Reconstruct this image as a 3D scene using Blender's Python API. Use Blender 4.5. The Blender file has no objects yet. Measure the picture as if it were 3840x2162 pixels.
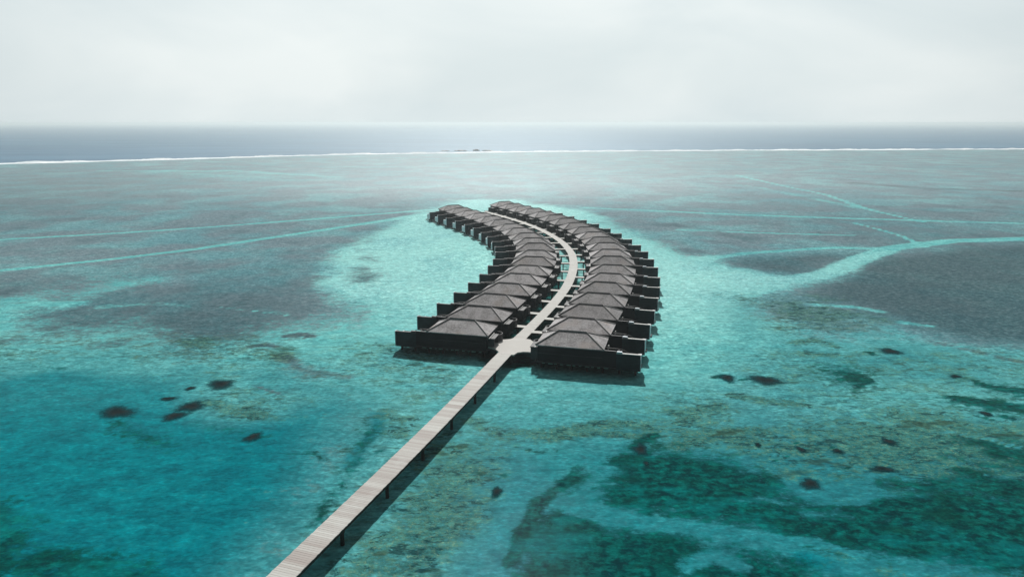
import bpy, bmesh, math, random
import numpy as np
from mathutils import Vector, Matrix
random.seed(7)
SC = bpy.context.scene
COL = SC.collection

# ------------------------------------------------------------------ camera
cam_d = bpy.data.cameras.new('camera')
cam = bpy.data.objects.new('camera', cam_d); COL.objects.link(cam)
cam.location = (0, 0, 40); cam.rotation_euler = (math.radians(90 - 13.64), 0, 0)
cam_d.lens = 24.02; cam_d.sensor_width = 36; cam_d.clip_start = .5; cam_d.clip_end = 200000
SC.camera = cam

# ------------------------------------------------------------------ world and sun
SUN_EL, SUN_AZ = math.radians(44), math.radians(-1)      # azimuth from +Y towards +X
SKY_STRENGTH, SUN_STRENGTH, EXPOSURE = .095, 5.0, .0
w = bpy.data.worlds.new('World'); SC.world = w; w.use_nodes = True
nt = w.node_tree; nt.nodes.clear(); N = nt.nodes.new; LK = nt.links.new
sky = N('ShaderNodeTexSky'); sky.sky_type = 'NISHITA'; sky.sun_disc = False
sky.sun_elevation = SUN_EL; sky.sun_rotation = SUN_AZ % (2*math.pi)
sky.altitude = 0; sky.air_density = 1.0; sky.dust_density = 6.0; sky.ozone_density = 1.0
bg = N('ShaderNodeBackground'); bg.inputs['Strength'].default_value = SKY_STRENGTH
wo = N('ShaderNodeOutputWorld')
tc = N('ShaderNodeTexCoord')
# thin veil of cloud: flattened noise on the sky direction, greyer and paler than the blue between
mp = N('ShaderNodeMapping'); mp.inputs['Scale'].default_value = (1.6, 1.6, 4.5)
LK(tc.outputs['Generated'], mp.inputs['Vector'])
nz = N('ShaderNodeTexNoise'); nz.inputs['Scale'].default_value = 1.7; nz.inputs['Detail'].default_value = 5
nz.inputs['Roughness'].default_value = .5; nz.inputs['Distortion'].default_value = .4
LK(mp.outputs['Vector'], nz.inputs['Vector'])
cr = N('ShaderNodeValToRGB'); cr.color_ramp.elements[0].position = .36; cr.color_ramp.elements[1].position = .68
cr.color_ramp.elements[0].color = (7.0, 7.95, 8.2, 1); cr.color_ramp.elements[1].color = (8.4, 9.1, 9.15, 1)
LK(nz.outputs['Fac'], cr.inputs['Fac'])
mx = N('ShaderNodeMix'); mx.data_type = 'RGBA'; mx.inputs['Factor'].default_value = .93
LK(sky.outputs['Color'], mx.inputs['A']); LK(cr.outputs['Color'], mx.inputs['B'])
# sky glows low towards the sun; dimmed overhead and behind to cut fill light
dt = N('ShaderNodeVectorMath'); dt.operation = 'DOT_PRODUCT'; nv = N('ShaderNodeVectorMath'); nv.operation = 'NORMALIZE'
LK(tc.outputs['Generated'], nv.inputs[0]); LK(nv.outputs[0], dt.inputs[0]); dt.inputs[1].default_value = (math.sin(SUN_AZ), math.cos(SUN_AZ), .12)
mr = N('ShaderNodeMapRange'); mr.interpolation_type = 'SMOOTHSTEP'; mr.inputs[1].default_value = -.2; mr.inputs[2].default_value = 1.02
mr.inputs[3].default_value = .05; mr.inputs[4].default_value = 1.09; LK(dt.outputs['Value'], mr.inputs[0])
sc = N('ShaderNodeVectorMath'); sc.operation = 'SCALE'; LK(mx.outputs['Result'], sc.inputs[0]); LK(mr.outputs[0], sc.inputs['Scale'])
LK(sc.outputs[0], bg.inputs['Color']); LK(bg.outputs['Background'], wo.inputs['Surface'])

sl = bpy.data.lights.new('sun', 'SUN'); sl.energy = SUN_STRENGTH; sl.angle = math.radians(1.5); sl.color = (1, .98, .94)
so = bpy.data.objects.new('sun', sl); COL.objects.link(so)
sd = Vector((math.sin(SUN_AZ)*math.cos(SUN_EL), math.cos(SUN_AZ)*math.cos(SUN_EL), math.sin(SUN_EL)))
so.rotation_euler = sd.to_track_quat('Z', 'Y').to_euler(); so.location = (0, 0, 80)
SC.view_settings.view_transform = 'Standard'; SC.view_settings.look = 'None'
SC.view_settings.exposure = EXPOSURE; SC.view_settings.gamma = 1

# ------------------------------------------------------------------ helpers
class MB:
    def __init__(s): s.v = []; s.f = []; s.c = []
    def poly(s, pts, faces, col=.5):
        b = len(s.v); s.v += [tuple(p) for p in pts]
        for f in faces: s.f.append(tuple(b+i for i in f)); s.c.append(col)
        return s
    def box(s, x0, x1, y0, y1, z0, z1, col=.5):
        return s.poly([(x0,y0,z0),(x1,y0,z0),(x1,y1,z0),(x0,y1,z0),(x0,y0,z1),(x1,y0,z1),(x1,y1,z1),(x0,y1,z1)],
                      [(0,3,2,1),(4,5,6,7),(0,1,5,4),(1,2,6,5),(2,3,7,6),(3,0,4,7)], col)
    def cyl(s, x, y, z0, z1, r, n=10, r1=None, col=.5):
        r1 = r if r1 is None else r1
        P = [(x+r*math.cos(2*math.pi*k/n), y+r*math.sin(2*math.pi*k/n), z0) for k in range(n)]
        P += [(x+r1*math.cos(2*math.pi*k/n), y+r1*math.sin(2*math.pi*k/n), z1) for k in range(n)]
        F = [(k, (k+1) % n, n+(k+1) % n, n+k) for k in range(n)] + [tuple(range(n-1, -1, -1)), tuple(range(n, 2*n))]
        return s.poly(P, F, col)
    def beam(s, a, b, wd, ht, col=.5):          # horizontal-ish bar from a to b, top at their z
        a = Vector(a); b = Vector(b); d = (b-a); t = Vector((-d.y, d.x, 0)).normalized()*wd/2; u = Vector((0, 0, ht))
        return s.poly([a-t-u, b-t-u, b+t-u, a+t-u, a-t, b-t, b+t, a+t],
                      [(0,3,2,1),(4,5,6,7),(0,1,5,4),(1,2,6,5),(2,3,7,6),(3,0,4,7)], col)
    def tube(s, pts, r, n=6, col=.5):
        pts = [Vector(p) for p in pts]; b = len(s.v)
        for i, p in enumerate(pts):
            d = (pts[min(i+1, len(pts)-1)]-pts[max(i-1, 0)]).normalized()
            a = d.cross(Vector((0, 0, 1)));  a = a.normalized() if a.length > .01 else Vector((1, 0, 0))
            c = d.cross(a)
            s.v += [tuple(p+a*r*math.cos(2*math.pi*k/n)+c*r*math.sin(2*math.pi*k/n)) for k in range(n)]
        for i in range(len(pts)-1):
            for k in range(n):
                s.f.append((b+i*n+k, b+i*n+(k+1) % n, b+(i+1)*n+(k+1) % n, b+(i+1)*n+k)); s.c.append(col)
        s.f.append(tuple(b+k for k in range(n))); s.c.append(col)
        s.f.append(tuple(b+(len(pts)-1)*n+k for k in range(n))); s.c.append(col)
        return s
    def build(s, name, mat, parent=None, flip=1, smooth=False):
        me = bpy.data.meshes.new(name)
        me.from_pydata([(x*flip, y, z) for x, y, z in s.v], [], s.f)
        bm = bmesh.new(); bm.from_mesh(me); bmesh.ops.recalc_face_normals(bm, faces=bm.faces)
        bm.to_mesh(me); bm.free()
        at = me.attributes.new('tone', 'FLOAT', 'FACE')
        if len(s.c) == len(me.polygons): at.data.foreach_set('value', s.c)
        me.materials.append(mat)
        if smooth: me.polygons.foreach_set('use_smooth', [True]*len(me.polygons))
        o = bpy.data.objects.new(name, me); COL.objects.link(o)
        if parent: o.parent = parent
        return o
def tag(o, label=None, cat=None, group=None, kind=None):
    if label: o['label'] = label
    if cat: o['category'] = cat
    if group: o['group'] = group
    if kind: o['kind'] = kind
    return o
def empty(name, loc, rz=0):
    o = bpy.data.objects.new(name, None); COL.objects.link(o); o.location = loc; o.rotation_euler = (0, 0, rz)
    o.empty_display_size = .5
    return o
def copy_tree(o, parent=None):
    c = o.copy(); COL.objects.link(c)
    if parent: c.parent = parent
    for ch in list(o.children): copy_tree(ch, c)
    return c

# ------------------------------------------------------------------ materials
class NT:
    def __init__(s, name):
        s.m = bpy.data.materials.new(name); s.m.use_nodes = True; s.t = s.m.node_tree; s.t.nodes.clear()
        s.out = s.t.nodes.new('ShaderNodeOutputMaterial'); s.b = s.t.nodes.new('ShaderNodeBsdfPrincipled')
        s.t.links.new(s.b.outputs[0], s.out.inputs['Surface'])
    def n(s, t, **k):
        x = s.t.nodes.new(t)
        for a, v in k.items(): setattr(x, a, v)
        return x
    def l(s, a, b): s.t.links.new(a, b)
    def put(s, sock, v):
        if hasattr(v, 'is_output') or isinstance(v, bpy.types.NodeSocket): s.l(v, sock)
        else: sock.default_value = v
    def math(s, op, a, b=0., c=None, clamp=False):
        x = s.n('ShaderNodeMath', operation=op, use_clamp=clamp); s.put(x.inputs[0], a); s.put(x.inputs[1], b)
        if c is not None: s.put(x.inputs[2], c)
        return x.outputs[0]
    def noise(s, vec, scale, detail=3, rough=.5, dist=0.):
        x = s.n('ShaderNodeTexNoise'); s.l(vec, x.inputs['Vector']); x.inputs['Scale'].default_value = scale
        x.inputs['Detail'].default_value = detail; x.inputs['Roughness'].default_value = rough
        x.inputs['Distortion'].default_value = dist
        return x.outputs['Fac']
    def mapv(s, vec, sc, rot=0.):
        x = s.n('ShaderNodeMapping'); x.inputs['Scale'].default_value = sc; x.inputs['Rotation'].default_value = (0, 0, rot)
        s.l(vec, x.inputs['Vector']); return x.outputs[0]
    def rng(s, v, a, b, c=0., d=1., smooth=True):
        x = s.n('ShaderNodeMapRange'); x.interpolation_type = 'SMOOTHSTEP' if smooth else 'LINEAR'
        s.l(v, x.inputs['Value'])
        for i, q in zip((1, 2, 3, 4), (a, b, c, d)): s.put(x.inputs[i], q)
        return x.outputs[0]
    def mix(s, f, a, b, blend='MIX'):
        x = s.n('ShaderNodeMix', data_type='RGBA', blend_type=blend); s.put(x.inputs['Factor'], f)
        for k, v in (('A', a), ('B', b)):
            if isinstance(v, tuple): v = v if len(v) == 4 else v+(1,)
            s.put(x.inputs[k], v)
        return x.outputs['Result']
    def geo(s): return s.n('ShaderNodeNewGeometry').outputs['Position']
    def obj(s): return s.n('ShaderNodeTexCoord').outputs['Object']
    def rand(s): return s.n('ShaderNodeObjectInfo').outputs['Random']
    def attr(s, nm, o='Fac'): return s.n('ShaderNodeAttribute', attribute_name=nm).outputs[o]
    def base(s, c, rough=.7, spec=.3):
        s.put(s.b.inputs['Base Color'], c if not isinstance(c, tuple) else c+(1,))
        s.put(s.b.inputs['Roughness'], rough); s.put(s.b.inputs['Specular IOR Level'], spec)
    def bump(s, h, dist=.02, strength=.6):
        x = s.n('ShaderNodeBump'); x.inputs['Distance'].default_value = dist; s.put(x.inputs['Strength'], strength)
        s.l(h, x.inputs['Height']); s.l(x.outputs[0], s.b.inputs['Normal']); return x

def mat_timber(name, c0, c1, board=.18):
    t = NT(name); p = t.obj()
    sep = t.n('ShaderNodeSeparateXYZ'); t.l(p, sep.inputs[0])
    k = t.math('FRACT', t.math('MULTIPLY', sep.outputs['Z'], 1/board))
    gap = t.rng(k, .0, .12, .35, 1.)
    g = t.noise(t.mapv(p, (1.2, 1.2, 9)), 1.3, 4, .6)
    big = t.noise(p, .35, 3)
    c = t.mix(t.rng(g, .3, .7), c0, c1); c = t.mix(t.rng(big, .35, .7, 0, .55), c, tuple(x*1.6 for x in c1))
    c = t.mix(gap, tuple(x*.4 for x in c0), c)
    t.base(c, .7, .12); t.bump(gap, .02, .5)
    return t.m
M_WALL = mat_timber('dark_timber', (.006, .009, .012), (.013, .017, .021))
M_WALLT = mat_timber('teal_stained_timber', (.008, .022, .027), (.018, .042, .05))
M_WALLB = mat_timber('weathered_timber', (.028, .029, .032), (.05, .05, .052))

def mat_roof():
    t = NT('grey_shingle'); p = t.obj()
    sep = t.n('ShaderNodeSeparateXYZ'); t.l(p, sep.inputs[0])
    k = t.math('FRACT', t.math('MULTIPLY', t.math('ADD', sep.outputs['Z'], t.math('MULTIPLY', t.noise(p, 1.5, 2), .03)), 1/.27))
    course = t.rng(k, .0, .3, .72, 1.)
    off = t.n('ShaderNodeVectorMath', operation='ADD'); t.l(p, off.inputs[0])
    cmb = t.n('ShaderNodeCombineXYZ'); t.l(t.math('MULTIPLY', t.rand(), 90), cmb.inputs[0]); t.l(t.math('MULTIPLY', t.rand(), 57), cmb.inputs[1])
    t.l(cmb.outputs[0], off.inputs[1]); q = off.outputs[0]
    big = t.noise(q, .45, 4, .6, .5); mid = t.noise(t.mapv(q, (2.2, 2.2, 3)), 1.4, 4, .65); fine = t.noise(q, 9, 3, .7)
    c = t.mix(t.rng(big, .4, .6), (.135, .125, .13), (.285, .27, .28))
    c = t.mix(t.rng(mid, .46, .62, 0, .65), c, (.40, .395, .395))
    c = t.mix(t.rng(fine, .46, .6, .0, .7), c, (.17, .155, .16))
    warm = t.noise(q, .22, 2)
    c = t.mix(t.rng(warm, .52, .75, 0, .45), c, (.26, .20, .165))
    hs = t.n('ShaderNodeHueSaturation'); t.l(c, hs.inputs['Color']); t.l(t.rng(t.rand(), 0, 1, .76, 1.26, False), hs.inputs['Value'])
    c = t.mix(course, (.10, .10, .10), hs.outputs[0])
    t.base(c, .75, .35); t.bump(t.math('ADD', course, fine), .03, .6)
    return t.m
M_ROOF = mat_roof()

def mat_plain(name, c, var=.15, rough=.6, sc=1.2):
    t = NT(name); p = t.obj(); n1 = t.noise(p, sc, 5, .6)
    t.base(t.mix(t.rng(n1, .3, .7), tuple(x*(1-var) for x in c), tuple(min(1, x*(1+var)) for x in c)), rough, .3)
    t.bump(t.noise(p, sc*8, 3), .01, .3)
    return t.m
M_CAP = mat_plain('ridge_cap_grey', (.27, .26, .26), .25, .7, 3)
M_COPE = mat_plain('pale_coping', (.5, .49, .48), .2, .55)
M_WHITE = mat_plain('white_plaster', (.55, .6, .65), .08, .4)
M_PILE = mat_plain('wet_pile', (.015, .012, .011), .4, .6, 2)
M_LIGHT_DASH = mat_plain('painted_light_dash', (.16, .34, .30), .3, .6, 3)  # lit water put into the colour of the dashes
M_DARK = mat_plain('dark_grey_deck', (.035, .036, .04), .3, .7, .9)  # mottled dark grey for the platforms
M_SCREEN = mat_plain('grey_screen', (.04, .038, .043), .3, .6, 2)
M_STEEL = mat_plain('dull_metal', (.2, .19, .185), .2, .4, 3)

def mat_planks(name):
    t = NT(name); p = t.geo(); tone = t.attr('tone')
    blot = t.noise(p, .35, 4, .6); fine = t.noise(t.mapv(p, (3, 9, 3), math.radians(-17)), 1.5, 4, .6)
    c = t.mix(t.rng(tone, 0, 1, 0, 1, False), (.29, .255, .24), (.455, .46, .44))
    c = t.mix(t.rng(fine, .4, .8, 0, .35), c, (.32, .26, .24))
    c = t.mix(t.rng(blot, .5, .75, 0, .35), c, (.5, .51, .5))
    t.base(c, .75, .25); t.bump(fine, .01, .3)
    return t.m
M_PLANK = mat_planks('pale_planks')

# ---- measured layout (metres)
R_ROW = [(3.85, 107.92, 14.6), (6.17, 116.59, 16.2), (8.79, 125.53, 16.5), (11.5, 134.74, 15.8), (14.14, 144.17, 14.4), (16.57, 153.8, 12.4), (18.65, 163.59, 9.9), (20.3, 173.53, 7.0), (21.43, 183.56, 3.7), (21.99, 193.66, 0.3), (21.92, 203.8, -3.3), (21.21, 213.95, -6.9), (19.86, 224.05, -10.5), (17.9, 234.09, -13.8), (15.35, 244.02, -16.9), (12.28, 253.79, -19.6), (8.79, 263.37, -21.9), (4.97, 272.71, -23.7), (0.94, 281.77, -24.9), (-3.13, 290.51, -25.3), (-7.1, 298.89, -24.8)]
L_ROW = [(-4.19, 112.82, 14.4), (-1.73, 121.75, 16.2), (1.04, 131.08, 16.6), (3.88, 140.74, 15.9), (6.58, 150.69, 14.3), (8.95, 160.88, 11.7), (10.82, 171.29, 8.5), (12.05, 181.86, 4.6), (12.51, 192.53, 0.3), (12.15, 203.24, -4.3), (10.94, 213.89, -8.8), (8.9, 224.4, -13.2), (6.1, 234.72, -17.1), (2.66, 244.78, -20.6), (-1.29, 254.56, -23.3), (-5.57, 264.01, -25.3), (-10.0, 273.12, -26.4), (-14.35, 281.84, -26.5), (-18.4, 290.11, -25.4)]
SAND_BOWL = [(-39.5,318.1),(-47.0,279.1),(-52.3,248.3),(-55.8,222.0),(-53.4,200.0),(-47.8,169.1),(-41.3,156.8),(-31.9,147.8),(-29.5,133.8),(-29.7,122.1),(-23.3,112.2),(-18.5,103.6),(-8.0,92.5),(6.7,95.4),(19.8,87.1),(30.5,95.4),(47.6,117.5),(51.6,132.4),(52.7,147.8),(59.0,160.7),(77.0,171.3),(88.6,180.8),(117.9,212.8),(76.7,180.8),(64.4,185.9),(62.9,200.0),(61.0,209.5),(53.6,209.5),(48.0,231.2),(42.7,268.0),(34.8,310.9),(2.6,369.3),(-29.6,369.3)]
LEFT_EDGE = [(-49.4,241.2),(-46.2,239.5),(-44.6,225.0),(-49.2,229.7)]
PATCHES = [[(-54.0,239.5),(-48.0,241.2),(-45.3,232.9),(-50.5,229.7)],[(-50.9,222.0),(-45.6,223.5),(-41.9,209.5),(-47.5,209.5)],[(-48.6,206.2),(-42.5,206.2),(-39.5,197.0),(-46.3,195.9)],[(-47.4,188.6),(-40.7,194.1),(-34.4,175.9),(-35.2,169.1),(-41.6,170.4),(-45.5,178.3)],[(-34.5,129.7),(-32.6,151.3),(-28.0,141.3),(-30.0,127.1)]]
DEEP_LEFT = [(-87.3,110.2),(-77.6,116.4),(-59.8,112.2),(-45.5,107.3),(-42.3,111.2),(-37.8,112.2),(-29.4,103.6),(-24.0,101.0),(-17.9,94.7),(-18.5,87.1),(-18.4,79.9),(-19.3,73.7),(-20.0,64.4),(-21.2,58.8),(-21.6,54.0),(-24.5,39.1),(-52.1,39.1),(-118.3,107.3)]
SHELF_LEFT = [(-47.7,98.6),(-43.7,101.0),(-35.5,97.0),(-31.8,94.0),(-33.4,89.0),(-38.2,88.4),(-43.2,92.5)]
DARK_LEFT = [[(-60.6,67.5),(-53.8,65.9),(-48.2,61.5),(-45.5,55.7),(-45.2,52.4),(-52.3,52.4)],[(-47.8,56.9),(-45.1,58.5),(-39.1,56.9),(-33.5,56.3),(-30.5,52.4),(-44.5,51.3)],[(-55.2,88.1),(-48.7,85.2),(-41.7,79.4),(-42.2,78.3),(-48.4,81.6),(-54.4,85.8)],[(-19.0,76.7),(-20.7,82.2),(-19.9,88.4),(-18.0,87.1),(-18.2,78.8),(-19.6,69.2),(-20.7,60.8),(-21.9,61.5),(-20.4,69.2)],[(-40.7,89.0),(-34.8,85.2),(-32.6,82.2),(-36.2,83.3),(-43.4,87.7)]]
BROWN = [[(-41.0,114.7),(-35.0,112.2),(-26.8,106.3),(-26.2,104.0),(-32.3,105.1),(-39.3,111.6)],[(-49.1,120.2),(-46.7,121.6),(-42.4,118.9),(-45.0,117.1)],[(-43.9,123.3),(-42.6,127.6),(-38.9,125.8),(-38.8,122.6),(-42.6,121.6)],[(-66.0,150.6),(-60.2,149.5),(-46.8,141.3),(-46.5,139.1),(-56.3,143.8),(-64.9,147.8)]]
OLIVE_MID = [(-13.4,51.3),(-13.2,61.5),(-11.2,73.7),(-8.1,81.0),(-2.9,78.8),(-1.3,74.7),(-2.7,66.7),(-3.5,60.8),(-6.1,54.6),(-7.2,51.3)]
OLIVE_LITE = [(-8.0,79.9),(-4.9,88.4),(0.1,87.1),(6.0,84.6),(3.7,81.0),(-0.4,71.9),(-2.2,63.6),(-3.8,67.5)]
CHAN_MID = [(-5.8,51.3),(-3.7,57.5),(-2.6,62.2),(-0.8,68.4),(1.6,76.7),(5.3,82.8),(11.3,84.3),(17.3,82.2),(14.1,72.8),(7.5,71.9),(4.9,68.4),(2.1,61.5),(0.5,57.5),(-1.0,51.3)]
GRASS = [[(12.8,73.7),(16.2,79.4),(20.9,79.9),(27.5,76.7),(31.2,72.3),(31.6,68.8),(35.0,68.4),(42.3,72.3),(51.9,72.8),(65.2,71.9),(53.6,52.9),(43.3,53.5),(35.9,56.3),(30.4,58.2),(24.5,61.1),(19.1,63.3),(13.2,65.2),(10.0,66.7),(9.6,70.1)],[(-0.6,51.3),(0.8,58.2),(2.5,62.9),(5.8,67.5),(7.8,66.3),(11.2,62.9),(16.6,61.5),(18.3,58.8),(18.0,55.1),(14.2,51.3)],[(7.0,71.9),(9.3,75.7),(10.1,74.7),(6.6,67.5),(4.8,66.7)],[(16.1,61.1),(21.9,59.1),(26.6,56.3),(32.3,52.9),(30.0,48.4),(7.0,48.4),(15.0,54.6)]]
STREAK = [[(6.5,66.1),(11.4,64.4),(16.9,62.8),(21.7,61.1),(25.9,58.5),(29.9,56.9),(36.5,54.0),(40.5,51.9)]]
BLUE_POOL = [[(49.3,149.5),(54.5,153.1),(53.5,141.3),(48.3,129.7),(44.7,131.0),(44.9,138.2)],[(61.5,112.2),(71.0,114.3),(80.2,109.2),(82.5,103.6),(75.5,94.0),(70.1,97.0),(62.0,98.6),(57.4,102.8)],[(66.8,119.8),(79.1,124.6),(85.7,115.3),(95.0,109.2),(89.1,101.9),(78.8,110.2)],[(34.7,77.8),(39.2,75.7),(42.6,72.8),(36.4,69.6),(32.3,70.5),(31.7,73.7)]]
OLIVE_RIGHT = [[(14.9,87.1),(20.3,92.5),(27.5,97.8),(33.4,95.4),(34.4,89.7),(29.6,83.3),(23.6,80.5),(18.1,81.0)],[(52.0,156.8),(63.1,158.7),(74.6,156.8),(77.9,141.3),(79.7,135.2),(70.3,129.7),(58.6,124.6),(50.6,129.7),(53.4,144.5)]]
BROWN_RIGHT = [(27.5,79.9),(37.7,83.9),(47.8,88.4),(58.5,92.5),(72.9,87.1),(62.4,68.4),(53.9,72.3),(47.8,73.7),(41.4,75.2),(37.3,76.7),(31.0,75.7)]
GRASS_RIGHT = [[(50.6,109.2),(55.7,110.2),(58.9,106.3),(56.3,99.4),(51.2,97.8),(50.0,101.9)],[(61.5,94.7),(70.1,97.0),(78.1,94.0),(74.4,89.0),(67.5,90.4)],[(58.5,83.3),(64.2,83.9),(69.0,79.9),(64.3,73.7),(56.8,76.7)],[(72.7,102.8),(79.0,103.6),(83.4,98.6),(79.9,94.0),(72.5,97.8)]]
DARK_REEF = [(76.1,170.4),(89.7,183.3),(108.2,200.0),(133.2,216.3),(154.3,225.0),(204.7,229.7),(101.7,109.2),(93.5,120.2),(87.4,123.3),(81.4,128.4),(80.5,138.2),(77.1,148.5),(71.8,156.8)]
ISLAND = [(62.5,198.8),(73.5,206.2),(88.3,209.5),(107.9,214.2),(118.7,214.9),(100.2,195.9),(83.2,180.8),(75.3,177.4),(69.5,181.8),(63.6,187.0)]
TURQ_RIGHT = [(50.6,129.7),(58.6,124.6),(78.9,133.8),(79.1,124.6),(85.1,119.8),(92.6,113.2),(78.1,94.0),(70.1,97.0),(60.2,95.4),(44.4,87.1),(34.8,83.3),(29.7,82.2),(35.5,101.9),(43.4,119.8)]
TURQ_LEFT = [(-132.9,138.2),(-127.1,141.3),(-115.3,148.5),(-107.2,156.8),(-95.2,160.7),(-90.0,173.6),(-103.2,180.8),(-112.5,178.3),(-110.0,162.7),(-117.3,151.3),(-132.6,147.8)]
TURQ_FAR = [[(-350.2,586.8),(-277.2,612.2),(-158.2,563.3),(-108.6,485.3),(-154.2,453.8),(-248.6,485.3)],[(53.9,439.5),(122.5,413.4),(157.7,333.5),(132.0,318.1),(88.3,369.3)]]
LINES = [([(-214.4,214.9),(-180.3,237.8),(-134.4,257.8),(-83.0,291.0),(-39.9,321.1)],1.6),([(-164.6,162.7),(-142.5,185.9),(-123.1,200.0),(-102.3,219.8),(-73.8,257.8),(-40.5,303.9)],2.2),([(35.0,330.3),(92.0,308.1),(139.3,293.5),(208.6,276.8),(266.9,265.9)],1.7),([(62.8,259.8),(90.9,253.0),(124.9,246.5)],1.2),([(175.2,541.6),(176.2,453.8),(179.1,390.1),(169.2,325.6),(169.9,281.4)],1.1),([(58.0,203.1),(77.0,212.8),(106.4,222.0),(123.0,219.8)],2.2),([(55.5,158.7),(69.7,173.6),(84.3,180.8),(102.3,200.0),(126.1,222.0),(153.6,234.5),(184.9,239.5),(248.1,246.5)],3.4),([(-68.7,84.6),(-68.1,84.6)],0.1),([(-64.9,147.8),(-56.3,143.8),(-46.3,139.7)],0.35),([(80.2,134.7),(84.9,131.6)],1.6),([(137.5,223.5),(141.9,248.3),(140.8,279.1)],1.2),([(40.9,83.9),(53.3,83.3),(61.2,81.0)],0.4)]
SURF = [(-696.7,485.3),(-579.5,563.3),(-509.8,690.0),(-423.6,748.3),(-321.8,817.2),(-199.6,899.9),(0.0,973.7),(238.9,1015.2),(484.4,1044.9),(790.7,1076.4),(1229.7,1127.3),(1997.7,1203.1)]
CORAL = [((-56.1,90.2),3.04,2.41),((-46.5,92.2),2.0,2.5),((-47.3,88.9),1.83,1.8),((-45.8,100.9),2.61,2.23),((-49.8,99.2),0.89,0.83),((-51.2,95.1),1.34,0.93),((-33.9,82.3),1.25,1.58),((34.0,70.4),1.38,1.53),((40.5,102.6),3.14,2.29),((34.7,103.6),1.22,2.33),((68.1,116.8),1.81,2.44),((44.1,73.8),1.71,0.92),((-1.7,68.7),0.79,1.29),((36.4,78.8),0.61,1.14),((40.8,78.4),0.79,0.9),((48.6,81.0),0.96,1.31),((71.9,104.3),1.16,0.91),((16.2,78.8),1.05,2.05),((16.2,75.2),0.5,0.63),((67.0,89.7),1.04,0.98),((31.4,80.1),0.55,0.7)]
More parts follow.
